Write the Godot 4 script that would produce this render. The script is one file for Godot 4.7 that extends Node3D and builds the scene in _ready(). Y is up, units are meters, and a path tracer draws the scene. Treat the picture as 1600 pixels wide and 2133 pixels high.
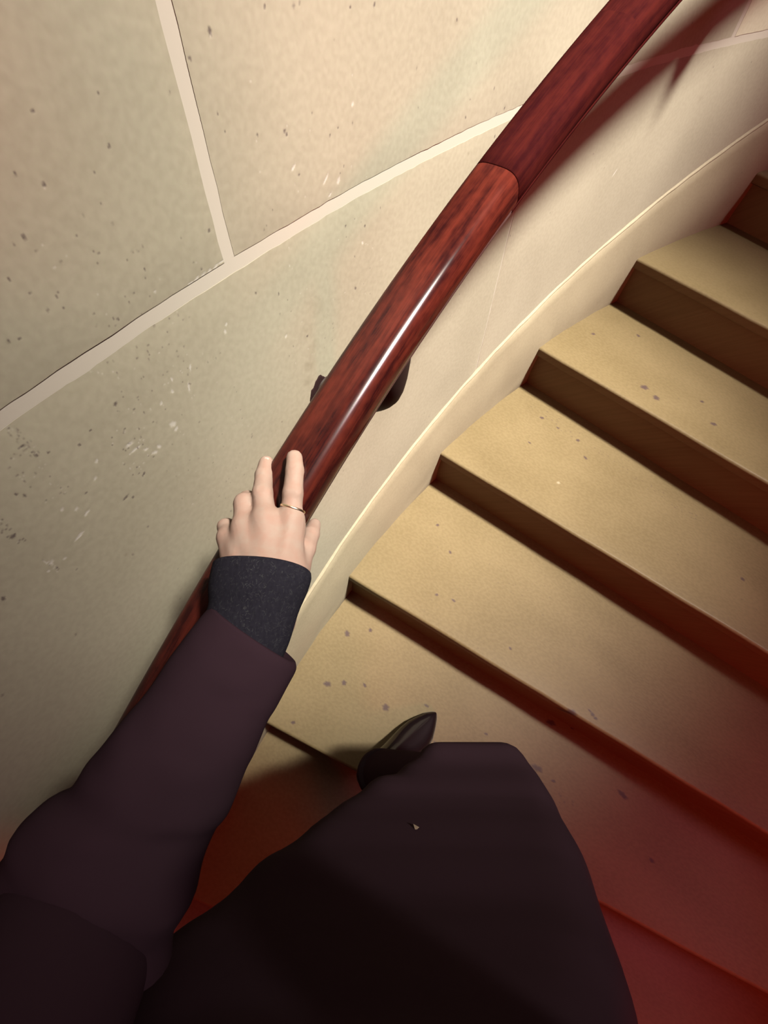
extends Node3D
# A stone spiral stair seen from a climbing person's eyes: curved ashlar wall, mahogany handrail, hand in a dark coat.
const STEP_H := 0.1598          # rise
const TURN := 6.65              # degrees of turn per step
const WALL_R := 3.7690          # radius of the curved wall face
const NOSE_R := 3.7500          # where the nosings meet the plinth
const RAIL_R := 3.5860
const RAIL_SLOPE := 0.02386     # metres per degree
const BASE_SLOPE := 0.02348
const TONE := 0.65              # all surfaces are this much darker than paint-chart values; the lamps make up for it

var wall_tex: Array
var tread_tex: Array
var rng := RandomNumberGenerator.new()


func _ready() -> void:
	rng.seed = 7
	# ------------------------------------------------ camera, surroundings, lamps
	var cam := Camera3D.new()
	cam.name = "camera"
	cam.position = Vector3(-3.06494,1.40742,-1.44460)
	cam.rotation = Vector3(-0.991080,0.0,0.052259)
	cam.fov = 96.0598
	cam.near = 0.02
	add_child(cam)
	cam.current = true
	var env := Environment.new()
	env.background_mode = Environment.BG_COLOR
	env.background_color = Color(0.0, 0.0, 0.0)
	env.tonemap_mode = Environment.TONE_MAPPER_LINEAR
	env.tonemap_exposure = 1.0
	env.sdfgi_enabled = true
	env.ssao_enabled = true
	env.ssil_enabled = true
	var we := WorldEnvironment.new()
	we.name = "world_environment"
	we.environment = env
	add_child(we)
	make_unseen_spotlight(P(1.115, 293.09, 8.2), P(4.32, 218.9, -0.05), 9.35, 655.0, Color(1.0, 0.98, 0.93))
	make_fill_panel(Vector3(2.0, 9.85, -0.2), 2.6, 46.0, Color(0.9, 0.60, 0.74))
	make_fill_globe(P(2.12, 183.0, 1.25), 2.8, Color(1.0, 0.25, 0.17))
	# ------------------------------------------------ the setting
	make_textures()
	build_wall()
	build_plinth()
	build_shell()
	build_stairs()
	build_handrail()
	build_person()


# ---------------------------------------------------------------- helpers
func P(r: float, deg: float, y: float) -> Vector3:
	var a := deg_to_rad(deg)
	return Vector3(r * cos(a), y, r * sin(a))


func tag(o: Node, label: String, category: String, group := "", kind := "") -> void:
	if label: o.set_meta("label", label)
	if category: o.set_meta("category", category)
	if group: o.set_meta("group", group)
	if kind: o.set_meta("kind", kind)


func node(called: String, parent: Node = self, at := Vector3.ZERO) -> Node3D:
	var n := Node3D.new()
	n.name = called
	n.position = at
	parent.add_child(n, true)
	return n


func put(called: String, mesh: Mesh, m: Material, parent: Node = self) -> MeshInstance3D:
	var o := MeshInstance3D.new()
	o.name = called
	o.mesh = mesh
	o.material_override = m
	o.cast_shadow = GeometryInstance3D.SHADOW_CASTING_SETTING_ON
	parent.add_child(o, true)
	return o


func mat(c: Color, rough := 0.8, metal := 0.0) -> StandardMaterial3D:
	var m := StandardMaterial3D.new()
	m.albedo_color = c.linear_to_srgb() if metal > 0.5 or c == Color.WHITE else Color(c.r * TONE, c.g * TONE, c.b * TONE).linear_to_srgb()
	m.roughness = rough
	m.metallic = metal
	return m


func stool() -> SurfaceTool:
	var st := SurfaceTool.new()
	st.begin(Mesh.PRIMITIVE_TRIANGLES)
	st.set_smooth_group(0)
	return st


func tri(st: SurfaceTool, a: Vector3, b: Vector3, c: Vector3) -> void:
	for p in [a, b, c]:
		st.set_uv(Vector2.ZERO)
		st.add_vertex(p)


func quad(st: SurfaceTool, a: Vector3, b: Vector3, c: Vector3, d: Vector3, ua := Vector2.ZERO, ub := Vector2.ZERO, uc := Vector2.ZERO, ud := Vector2.ZERO) -> void:
	st.set_uv(ua); st.add_vertex(a); st.set_uv(ub); st.add_vertex(b); st.set_uv(uc); st.add_vertex(c)
	st.set_uv(ua); st.add_vertex(a); st.set_uv(uc); st.add_vertex(c); st.set_uv(ud); st.add_vertex(d)


func done(st: SurfaceTool) -> ArrayMesh:
	st.generate_normals()
	return st.commit()


# rings of equal length joined into a skin; rows in order, "closed" joins the last point of a ring to its first
func skin(st: SurfaceTool, rings: Array, closed := true, caps := true, uvs: Array = [], flip := false) -> void:
	var n: int = rings[0].size()
	for i in rings.size() - 1:
		for j in (n if closed else n - 1):
			var k := (j + 1) % n
			var a: Vector3 = rings[i][j]; var b: Vector3 = rings[i][k]; var c: Vector3 = rings[i + 1][k]; var d: Vector3 = rings[i + 1][j]
			var u0 := Vector2.ZERO; var u1 := Vector2.ZERO; var u2 := Vector2.ZERO; var u3 := Vector2.ZERO
			if uvs.size():
				u0 = uvs[i][j]; u1 = uvs[i][j + 1] if closed else uvs[i][k]; u2 = uvs[i + 1][j + 1] if closed else uvs[i + 1][k]; u3 = uvs[i + 1][j]
			if flip: quad(st, d, c, b, a, u3, u2, u1, u0)
			else: quad(st, a, b, c, d, u0, u1, u2, u3)
	if caps and closed:
		for e in [0, rings.size() - 1]:
			var mid := Vector3.ZERO
			for p in rings[e]: mid += p
			mid /= n
			st.set_smooth_group(5 + (1 if e else 0))
			for j in n:
				var k := (j + 1) % n
				st.set_uv(Vector2.ZERO)
				if (e == 0) != flip: tri(st, mid, rings[e][k], rings[e][j])
				else: tri(st, mid, rings[e][j], rings[e][k])
			st.set_smooth_group(0)


func tube_rings(path: Array, radii: Array, sides := 12, squash := 1.0, up := Vector3.UP) -> Array:
	var rings := []
	for i in path.size():
		var t: Vector3 = (path[mini(i + 1, path.size() - 1)] - path[maxi(i - 1, 0)]).normalized()
		var b := t.cross(up).normalized()
		var n := b.cross(t).normalized()
		var ring := PackedVector3Array()
		for j in sides:
			var a := TAU * j / sides
			ring.append(path[i] + (b * cos(a) + n * sin(a) * squash) * radii[i])
		rings.append(ring)
	return rings


# ---------------------------------------------------------------- smooth solids from bones: [a, ra, b, rb, k]
func solid(bones: Array, cell: float) -> ArrayMesh:
	var lo := Vector3.INF
	var hi := -Vector3.INF
	for q in bones:
		var r: float = maxf(q[1], q[3]) + 3.0 * cell
		for e in [q[0], q[2]]:
			lo = lo.min(e - Vector3.ONE * r); hi = hi.max(e + Vector3.ONE * r)
	var nx := int(ceil((hi.x - lo.x) / cell)) + 1
	var ny := int(ceil((hi.y - lo.y) / cell)) + 1
	var nz := int(ceil((hi.z - lo.z) / cell)) + 1
	var f := PackedFloat32Array()
	f.resize(nx * ny * nz)
	f.fill(1e3)
	for q in bones:
		var A: Vector3 = q[0]; var B: Vector3 = q[2]
		var ra: float = q[1]; var rb: float = q[3]; var k: float = q[4]
		var r := maxf(ra, rb) + k + 2.0 * cell
		var l := (A.min(B) - Vector3.ONE * r - lo) / cell
		var h := (A.max(B) + Vector3.ONE * r - lo) / cell
		var AB := B - A
		var inv := 1.0 / maxf(AB.length_squared(), 1e-9)
		for z in range(maxi(int(l.z), 0), mini(int(h.z) + 1, nz)):
			for y in range(maxi(int(l.y), 0), mini(int(h.y) + 1, ny)):
				var at := (z * ny + y) * nx
				var p := lo + Vector3(0, y, z) * cell
				for x in range(maxi(int(l.x), 0), mini(int(h.x) + 1, nx)):
					p.x = lo.x + x * cell
					var t := clampf((p - A).dot(AB) * inv, 0.0, 1.0)
					var d := (p - A - AB * t).length() - lerpf(ra, rb, t)
					var o := f[at + x]
					var w := k - absf(o - d)
					f[at + x] = minf(o, d) - (w * w / (4.0 * k) if w > 0.0 else 0.0)
	# surface nets
	var ids := {}
	var vs := PackedVector3Array()
	var idx := PackedInt32Array()
	var offs := [0, 1, nx, nx + 1, nx * ny, nx * ny + 1, nx * ny + nx, nx * ny + nx + 1]
	var cs := []
	for c in 8: cs.append(Vector3(c & 1, (c >> 1) & 1, (c >> 2) & 1))
	var edges := [[0, 1], [2, 3], [4, 5], [6, 7], [0, 2], [1, 3], [4, 6], [5, 7], [0, 4], [1, 5], [2, 6], [3, 7]]
	for z in nz - 1:
		for y in ny - 1:
			var at := (z * ny + y) * nx
			for x in nx - 1:
				var i := at + x
				var s := f[i] < 0.0
				if (f[i + 1] < 0.0) == s and (f[i + nx] < 0.0) == s and (f[i + nx + 1] < 0.0) == s and (f[i + nx * ny] < 0.0) == s and (f[i + nx * ny + 1] < 0.0) == s and (f[i + nx * ny + nx] < 0.0) == s and (f[i + nx * ny + nx + 1] < 0.0) == s:
					continue
				var sum := Vector3.ZERO
				var cnt := 0
				for e in edges:
					var fa := f[i + offs[e[0]]]; var fb := f[i + offs[e[1]]]
					if (fa < 0.0) != (fb < 0.0):
						sum += cs[e[0]].lerp(cs[e[1]], fa / (fa - fb))
						cnt += 1
				ids[i] = vs.size()
				vs.append(lo + (Vector3(x, y, z) + sum / cnt) * cell)
	for i in ids.keys():
		for ax in 3:
			var sx: int = [1, nx, nx * ny][ax]
			var su: int = [nx, nx * ny, 1][ax]
			var sv: int = [nx * ny, 1, nx][ax]
			if i + sx >= f.size(): continue
			var a := f[i] < 0.0
			if a == (f[i + sx] < 0.0): continue
			if not (ids.has(i - su) and ids.has(i - sv) and ids.has(i - su - sv)): continue
			var v0: int = ids[i]; var v1: int = ids[i - su]; var v2: int = ids[i - su - sv]; var v3: int = ids[i - sv]
			if a: idx.append_array([v0, v2, v1, v0, v3, v2])
			else: idx.append_array([v0, v1, v2, v0, v2, v3])
	return indexed(vs, idx)


func indexed(vs: PackedVector3Array, idx: PackedInt32Array) -> ArrayMesh:
	var ns := PackedVector3Array()
	ns.resize(vs.size())
	for t in range(0, idx.size(), 3):
		var n := (vs[idx[t + 2]] - vs[idx[t]]).cross(vs[idx[t + 1]] - vs[idx[t]])
		for e in 3: ns[idx[t + e]] += n
	for i in ns.size(): ns[i] = ns[i].normalized()
	var arr := []
	arr.resize(Mesh.ARRAY_MAX)
	arr[Mesh.ARRAY_VERTEX] = vs
	arr[Mesh.ARRAY_NORMAL] = ns
	arr[Mesh.ARRAY_INDEX] = idx
	var m := ArrayMesh.new()
	m.add_surface_from_arrays(Mesh.PRIMITIVE_TRIANGLES, arr)
	return m


# ---------------------------------------------------------------- lamps
func make_unseen_spotlight(at: Vector3, aim: Vector3, cone: float, energy: float, c: Color) -> void:  # out of view, placed to light the curved wall and outer treads
	var t := node("unseen_spotlight", self, at)
	tag(t, "unseen drum spotlight high out of view, placed to light the curved wall and outer treads", "lamp")
	var d := (aim - at).normalized()
	var path := [-d * 0.42, -d * 0.40, -d * 0.02, d * 0.06, d * 0.06, d * 0.02]
	put("lamp_shade", skinned(tube_rings(path, [0.2, 0.26, 0.41, 0.43, 0.41, 0.395], 32)), mat(Color(0.03, 0.03, 0.03), 0.5), t)
	var glow := mat(Color(0.9, 0.9, 0.85), 0.5)
	glow.emission_enabled = true
	glow.emission = c
	glow.emission_energy_multiplier = 1.5
	put("lamp_lens", skinned(tube_rings([d * 0.0, d * 0.02, d * 0.025], [0.39, 0.39, 0.1], 32)), glow, t)
	put("hanging_rod", skinned(tube_rings([-d * 0.3, -d * 0.3 + Vector3(0, 1.7, 0)], [0.012, 0.012], 10, 1.0, Vector3.RIGHT)), mat(Color(0.03, 0.03, 0.03), 0.4, 0.6), t)
	var l := SpotLight3D.new()
	l.name = "spot_beam"
	l.position = d * 0.09
	t.add_child(l)
	l.look_at_from_position(at + d * 0.09, aim, Vector3.UP)
	l.spot_angle = cone
	l.spot_angle_attenuation = 1.0
	l.spot_range = 14.0
	l.spot_attenuation = 2.0
	l.light_size = 0.4
	l.light_color = c
	l.light_energy = energy
	l.shadow_enabled = true


func make_fill_globe(at: Vector3, energy: float, c: Color) -> void:  # added fill light behind the climber, reddens the risers and shadows
	var t := node("added_fill_globe", self, at)
	tag(t, "added reddish fill globe on a post behind the climber, reddening the risers", "lamp")
	var g := SphereMesh.new()
	g.radius = 0.21
	g.height = 0.42
	var glow := mat(Color(0.5, 0.2, 0.1), 0.4)
	glow.emission_enabled = true
	glow.emission = c
	glow.emission_energy_multiplier = 1.5
	put("globe", g, glow, t)
	put("post", skinned(tube_rings([Vector3(0, -1.885, 0), Vector3(0, -0.24, 0), Vector3(0, -0.23, 0), Vector3(0, -0.19, 0)], [0.02, 0.02, 0.05, 0.06], 14, 1.0, Vector3.RIGHT)), mat(Color(0.03, 0.03, 0.03), 0.4, 0.6), t)
	var l := OmniLight3D.new()
	l.name = "fill_globe_light"
	l.omni_range = 14.0
	l.omni_attenuation = 2.0
	l.light_size = 0.2
	l.light_color = c
	l.light_energy = energy
	l.shadow_enabled = true
	t.add_child(l)


func make_fill_panel(at: Vector3, side: float, energy: float, c: Color) -> void:  # added overhead fill light, lifts and tints the dark areas mauve
	var t := node("added_fill_panel", self, at)
	tag(t, "added square mauve fill panel under the stairwell ceiling, tinting the shadows", "light")
	var b := BoxMesh.new()
	b.size = Vector3(side, 0.03, side)
	var glow := mat(Color(0.3, 0.2, 0.25), 0.6)
	glow.emission_enabled = true
	glow.emission = c
	glow.emission_energy_multiplier = 0.5
	put("glow_panel", b, glow, t)
	var fr := stool()
	for s in [[Vector3(side / 2, 0, 0), Vector3(0.08, 0.1, side + 0.16)], [Vector3(-side / 2, 0, 0), Vector3(0.08, 0.1, side + 0.16)], [Vector3(0, 0, side / 2), Vector3(side, 0.1, 0.08)], [Vector3(0, 0, -side / 2), Vector3(side, 0.1, 0.08)]]:
		var q := BoxMesh.new()
		q.size = s[1]
		fr.append_from(q, 0, Transform3D(Basis(), s[0]))
	put("frame", fr.commit(), mat(Color(0.05, 0.03, 0.02), 0.5), t)
	var l := AreaLight3D.new()
	l.name = "fill_panel_light"
	l.position = Vector3(0, -0.03, 0)
	l.rotation = Vector3(-PI / 2, 0, 0)
	l.area_size = Vector2(side, side)
	l.light_color = c
	l.light_energy = energy
	l.shadow_enabled = true
	t.add_child(l)


func skinned(rings: Array, caps := true, flip := false) -> ArrayMesh:
	var st := stool()
	skin(st, rings, true, caps, [], flip)
	return done(st)


# ---------------------------------------------------------------- textures
# marks: x, y on the map (0..1), size in pixels of the map, kind (0 dark pit, 1 pale chip, 2 slash dark, 3 slash pale, 4 brown stain)
func stone_maps(w: int, h: int, tint: Array, marks: Array, sd: int, contrast: float) -> Array:
	var n1 := FastNoiseLite.new()
	n1.seed = sd
	n1.noise_type = FastNoiseLite.TYPE_SIMPLEX
	n1.frequency = 0.004
	n1.fractal_octaves = 5
	var n2 := FastNoiseLite.new()
	n2.seed = sd + 1
	n2.noise_type = FastNoiseLite.TYPE_SIMPLEX
	n2.frequency = 0.11
	n2.fractal_octaves = 3
	var a := n1.get_image(w, h, false, false, false).get_data()
	var b := n2.get_image(w, h, false, false, false).get_data()
	var col := PackedByteArray()
	col.resize(w * h * 3)
	var hgt := PackedByteArray()
	hgt.resize(w * h)
	var c0: Color = tint[0]; var c1: Color = tint[1]
	var lut := PackedByteArray()
	lut.resize(512 * 3)
	for i in 512:
		var k := i / 511.0
		var c := c0.lerp(c1, clampf(0.5 + (k - 0.5) * contrast, 0.0, 1.0))
		c = Color(c.r * TONE, c.g * TONE, c.b * TONE).linear_to_srgb()
		lut[i * 3] = int(c.r * 255.0); lut[i * 3 + 1] = int(c.g * 255.0); lut[i * 3 + 2] = int(c.b * 255.0)
	for i in w * h:
		var q := (a[i] * 9 + b[i] * 7) >> 3
		var o := q * 3
		col[i * 3] = lut[o]; col[i * 3 + 1] = lut[o + 1]; col[i * 3 + 2] = lut[o + 2]
		hgt[i] = 150 + ((b[i] - 128) >> 2) + ((a[i] - 128) >> 3)
	var rg := RandomNumberGenerator.new()
	rg.seed = sd + 5
	var all := marks.duplicate()
	for i in 260:      # fine pinholes everywhere
		all.append([rg.randf(), rg.randf(), rg.randf_range(0.8, 1.7), 0, 0.0, 0.35])
	for m in all:
		var cx: float = m[0] * w; var cy: float = m[1] * h; var r: float = m[2]
		var kind: int = m[3]
		var ang: float = m[4]
		var amt: float = m[5]
		var la := r * (4.0 if kind == 2 or kind == 3 else 1.0)
		var R := int(ceil(la * 1.5)) + 2
		var ca := cos(ang); var sa := sin(ang)
		var ph := rg.randf() * 10.0
		for yy in range(int(cy) - R, int(cy) + R + 1):
			if yy < 0 or yy >= h: continue
			for xx in range(int(cx) - R, int(cx) + R + 1):
				if xx < 0 or xx >= w: continue
				var dx := xx - cx; var dy := yy - cy
				var u := (dx * ca + dy * sa) / la; var v := (-dx * sa + dy * ca) / r
				var wob := 1.0 + 0.15 * sin(2.0 * atan2(v, u) + ph) + 0.10 * sin(5.0 * atan2(v, u) + ph * 2.0)
				var e := clampf((wob - sqrt(u * u + v * v)) * (0.7 if kind == 4 else 1.8), 0.0, 1.0) * amt
				if e <= 0.0: continue
				var i := yy * w + xx
				var t := Color(0.06, 0.04, 0.035)
				if kind == 1 or kind == 3: t = Color(0.62, 0.59, 0.54)
				if kind == 4: t = Color(c0.r * 0.55, c0.g * 0.5, c0.b * 0.42)
				t = Color(t.r * TONE, t.g * TONE, t.b * TONE).linear_to_srgb()
				col[i * 3] = int(lerpf(col[i * 3], t.r * 255.0, e)); col[i * 3 + 1] = int(lerpf(col[i * 3 + 1], t.g * 255.0, e)); col[i * 3 + 2] = int(lerpf(col[i * 3 + 2], t.b * 255.0, e))
				if kind < 4: hgt[i] = int(maxf(hgt[i] - 120.0 * e, 0.0))
	var ci := Image.create_from_data(w, h, false, Image.FORMAT_RGB8, col)
	var hi := Image.create_from_data(w, h, false, Image.FORMAT_L8, hgt)
	return [ImageTexture.create_from_image(ci), ImageTexture.create_from_image(hi)]


func clusters(list: Array, sd: int) -> Array:
	var r := RandomNumberGenerator.new()
	r.seed = sd
	var out := []
	for c in list:
		for i in int(c[4]):
			out.append([lerpf(c[0], c[2], r.randf()), lerpf(c[1], c[3], r.randf()), maxf(r.randf_range(c[5], c[6]), 0.8), 1 if r.randf() < c[7] else 0, 0.0, c[8]])
	return out


func stone(t: Array, rough: float, depth: float, tone := Color.WHITE) -> StandardMaterial3D:
	var m := mat(tone, rough)
	m.albedo_texture = t[0]
	m.heightmap_enabled = true
	m.heightmap_texture = t[1]
	m.heightmap_scale = depth
	return m


func make_textures() -> void:
	var wm := [[0.3151,0.1283,2,0,0,0.7],[0.306,0.136,1.1,0,0,0.7],[0.274,0.1375,0.8,0,0,0.7],[0.2557,0.1366,0.8,0,0,0.7],[0.2713,0.157,1.1,0,0,0.7],[0.2642,0.1638,0.8,0,0,0.7],[0.2498,0.1608,1.2,0,0,0.7],[0.2445,0.1538,0.8,0,0,0.7],[0.2385,0.1755,1.5,0,0,0.7],[0.3115,0.1609,0.9,0,0,0.7],[0.327,0.178,1,0,0,0.7],[0.3415,0.1842,1.4,0,0,0.7],[0.3407,0.182,1.4,0,0,0.7],[0.3661,0.1957,1.2,0,0,0.7],[0.2964,0.2145,1.4,0,0,0.7],[0.2441,0.2427,1,0,0,0.7],[0.2352,0.2408,1.2,0,0,0.7],[0.2201,0.2111,1.1,0,0,0.7],[0.2227,0.2128,1.1,0,0,0.7],[0.2513,0.232,1.1,0,0,0.7],[0.2361,0.2772,1.7,0,0,0.7],[0.3387,0.1244,1.2,0,0,0.7],[0.3812,0.1337,1.2,0,0,0.7],[0.3953,0.1355,1.5,0,0,0.7],[0.3457,0.21,1.2,0,0,0.7],[0.2295,0.1878,1,0,0,0.7],[0.3129,0.17,0.8,0,0,0.7],[0.2672,0.2152,0.8,0,0,0.7],[0.3242,0.2832,1.3,0,0,0.7],[0.3113,0.2707,1.2,0,0,0.7],[0.38,0.3267,1.9,0,0,0.7],[0.339,0.3392,1.5,0,0,0.7],[0.3739,0.2639,1.4,0,0,0.7],[0.3888,0.2737,1.5,0,0,0.7],[0.2095,0.3174,1.2,0,0,0.7],[0.2238,0.2812,1,0,0,0.7],[0.2182,0.2847,1.2,0,0,0.7],[0.206,0.272,1.2,0,0,0.7],[0.2091,0.2751,1.1,0,0,0.7],[0.1939,0.2835,1.2,0,0,0.7],[0.1953,0.2882,1.3,0,0,0.7],[0.1842,0.305,2.2,0,0,0.7],[0.1678,0.3362,2,0,0,0.7],[0.2219,0.35,1.2,0,0,0.7],[0.5139,0.2341,1.7,0,0,0.7],[0.4734,0.2269,1.6,0,0,0.7],[0.5085,0.2566,1.8,0,0,0.7],[0.4983,0.2128,1.3,0,0,0.7],[0.4544,0.1557,1.3,0,0,0.7],[0.7089,0.5341,4.1,0,0,0.7],[0.7016,0.5343,2.6,0,0,0.7],[0.2321,0.1974,0.8,0,0,0.7],[0.2379,0.2109,0.8,0,0,0.7],[0.2667,0.2394,1,0,0,0.7],[0.2887,0.2332,1.1,0,0,0.7],[0.3811,0.183,2,1,0,0.75],[0.2676,0.2297,1.3,1,0,0.75],[0.3702,0.227,3,1,0,0.75],[0.3685,0.2399,1.3,1,0,0.75],[0.2519,0.3207,3.6,1,0,0.75],[0.2523,0.3265,2.5,1,0,0.75],[0.2395,0.3306,2.4,1,0,0.75],[0.2369,0.3227,1.6,1,0,0.75],[0.2193,0.3026,1.8,1,0,0.75],[0.2152,0.3129,1.8,1,0,0.75],[0.2001,0.3145,1.7,1,0,0.75],[0.2035,0.3222,1.8,1,0,0.75],[0.189,0.3482,1.5,1,0,0.75],[0.1853,0.3422,2.1,1,0,0.75],[0.1825,0.3461,1.4,1,0,0.75],[0.2579,0.2969,1.9,1,0,0.75],[0.2515,0.2991,1.9,1,0,0.75],[0.2906,0.2827,2,1,0,0.75],[0.2921,0.2781,1.6,1,0,0.75],[0.3242,0.3233,1.9,1,0,0.75],[0.3867,0.2872,2,1,0,0.75],[0.3152,0.1295,0.8,1,0,0.75],[0.2494,0.1617,0.8,1,0,0.75],[0.2421,0.3288,2.4,1,0,0.75],[0.343,0.2041,1.1,3,-0.53,0.85],[0.3617,0.2214,1.3,3,-0.71,0.85],[0.2693,0.2898,1,3,1.91,0.85],[0.2653,0.3029,1.2,3,1.82,0.85],[0.2599,0.2885,0.8,3,1.65,0.85],[0.2324,0.3094,1.5,3,-0,0.85],[0.2334,0.3163,1.5,3,0.05,0.85],[0.1978,0.342,1.5,3,-0.05,0.85],[0.2052,0.331,1.1,3,-0.18,0.85],[0.3642,0.2339,0.9,3,-0.51,0.85],[0.7032,0.3762,1.9,3,-0.79,0.85],[0.2196,0.3453,1,2,-0.18,0.8],[0.2307,0.3397,0.8,2,-0.37,0.8],[0.2048,0.2619,0.8,2,0.13,0.8],[0.2826,0.2372,0.8,3,-0.07,0.9],[0.2856,0.2369,0.9,3,-0.04,0.9],[0.2889,0.2369,0.9,3,0.03,0.9],[0.2921,0.237,0.9,3,0,0.9],[0.2954,0.2368,0.9,3,-0.08,0.9],[0.2986,0.2364,0.9,3,-0.03,0.9],[0.3012,0.2364,0.9,3,0.06,0.9],[0.3422,0.3563,11.6,4,0,0.3],[0.338,0.3717,10.8,4,0,0.45],[0.3344,0.3887,8.8,4,0,0.4],[0.3373,0.43,10.7,4,0,0.35],[0.3395,0.3345,12.1,4,0,0.2],[0.3492,0.3189,13,4,0,0.12],[0.4819,0.2605,2.8,4,0,0.5],[0.4542,0.1568,3.5,4,0,0.35],[0.8025,0.3091,7.9,4,0,0.25],[0.2051,0.3915,2.1,4,0,0.35],[0.3082,0.5096,5.8,4,0,0.25],[0.327,0.4295,4.7,4,0,0.2]]
	wm.append_array(clusters([[0.197839,0.260979,0.207027,0.307676,34,0.439464,0.816148,0.4,0.4],[0.204127,0.245525,0.207366,0.270684,30,0.352383,0.646036,0.4,0.35],[0.23933,0.206868,0.289479,0.476017,90,0.456267,0.912534,0.5,0.35],[0.234506,0.170118,0.27157,0.308644,80,0.362968,0.725935,0.3,0.5],[0.320265,0.146249,0.407268,0.372749,60,0.48712,1.05543,0.5,0.5],[0.18613,0.289614,0.183051,0.314598,20,0.471646,0.943293,0.3,0.6],[0.22648,0.293804,0.23902,0.339829,40,0.45261,0.90522,0.5,0.6],[0.185193,0.333762,0.183789,0.354076,20,0.425991,0.780983,0.8,0.6]], 12))
	wall_tex = stone_maps(2048, 1024, [Color(0.305, 0.272, 0.194), Color(0.435, 0.402, 0.300)], wm, 21, 0.9)
	var tm := [[0.7108,0.1908,8.6,0,0,1],[0.7061,0.2162,7.8,0,0,1],[0.7446,0.0561,4.8,0,0,1],[0.7881,0.1056,4.8,0,0,1],[0.7452,0.2639,4.2,0,0,1],[0.7215,0.3011,6.1,0,0,1],[0.6431,0.0921,4.8,0,0,1],[0.6457,0.1645,4.6,0,0,1],[0.6283,0.1943,4.5,0,0,1],[0.5976,0.1114,3.1,0,0,1],[0.6082,0.4664,4.4,0,0,1],[0.644,0.1248,3.1,0,0,1],[0.3126,0.0551,6.7,0,0,1],[0.2689,0.1687,7.6,0,0,1],[0.2954,0.2196,4.1,0,0,1],[0.3642,0.3872,8.2,0,0,1],[0.3074,0.3932,9.1,0,0,1],[0.3402,0.5064,8.2,0,0,1],[0.2659,0.0953,5.6,0,0,1],[0.2549,0.0746,7,0,0,1],[0.276,0.1242,4.2,0,0,1],[0.293,0.5612,4.8,0,0,1],[0.3069,0.3127,3.4,0,0,1],[0.3055,0.4189,3.8,0,0,1],[0.2662,0.2554,4,0,0,1],[0.2048,0.064,4,0,0,1],[0.3309,0.084,4.5,0,0,1],[0.396,0.1749,3.8,0,0,1],[0.3764,0.4112,4.3,0,0,1],[0.3783,0.4062,3.1,0,0,1],[0.3745,0.4162,3.7,0,0,1],[0.3865,0.2799,3.3,0,0,1],[0.3899,0.1496,3.5,0,0,1],[0.4652,0.0778,3.8,0,0,1],[0.4449,0.1235,3.7,0,0,1],[0.5709,0.193,4.3,1,0,0.25]]
	tm.append_array(clusters([[0.298119,0.378767,0.286091,0.462287,14,1.50695,2.61205,0,0.4],[0.41526,0.20804,0.484767,0.403594,30,1.20556,2.00927,0,0.2],[0.643504,0.0633131,0.65846,0.408932,60,1.20556,2.21019,0,0.35]], 13))
	tread_tex = stone_maps(2048, 1024, [Color(0.098, 0.071, 0.032), Color(0.158, 0.119, 0.062)], tm, 55, 0.95)


func wall_uv(deg: float, y: float) -> Vector2:
	return Vector2((deg - 198.0) / 42.0, (1.5 - y) / 1.5)


# ---------------------------------------------------------------- wall, plinth, shell
func build_wall() -> void:
	var w := node("wall_left")
	tag(w, "curved wall of large pale limestone blocks with thin flush mortar joints", "wall", "", "structure")
	# mortar bed behind the blocks, a full ring with thickness
	var rings := []
	for i in 121:
		var d := 3.0 * i
		rings.append(PackedVector3Array([P(WALL_R + 0.0016, d, -1.6), P(WALL_R + 0.0016, d, 10.0), P(WALL_R + 0.3, d, 10.0), P(WALL_R + 0.3, d, -1.6)]))
	var st := stool()
	st.set_smooth_group(-1)
	var fine := []
	for i in 145:
		var d := 190.0 + 0.5 * i
		fine.append(d)
	var ringlist := []
	var dd := 0.0
	while dd < 360.01:
		ringlist.append(PackedVector3Array([P(WALL_R + 0.0016, dd, -1.6), P(WALL_R + 0.0016, dd, 10.0), P(WALL_R + 0.3, dd, 10.0), P(WALL_R + 0.3, dd, -1.6)]))
		dd += 0.5 if dd >= 180.0 and dd < 262.0 else 2.0
	skin(st, ringlist, true, false)
	put("mortar", done(st), mat(Color(0.325, 0.293, 0.24), 0.95), w)
	var m := stone(wall_tex, 0.88, 0.055)
	var ms := [m, stone(wall_tex, 0.88, 0.055, Color(0.94, 0.93, 0.90)), stone(wall_tex, 0.88, 0.055, Color(0.99, 0.97, 0.95))]
	var courses := [[-0.98, 0.085, 210.70], [0.085, 1.135, 200.05], [1.135, 2.185, 210.70], [2.185, 3.235, 200.05]]
	var k := 0
	for ci in courses.size():
		var c: Array = courses[ci]
		for j in range(-1, 3):
			var d0: float = c[2] + 21.31 * j
			if d0 > 250.0 or d0 + 21.31 < 186.0: continue
			put("stone_block", block(d0, d0 + 21.31, c[0], c[1], 0.0075 if ci > 0 else 0.006, k), ms[k % 3], w)
			k += 1


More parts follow.
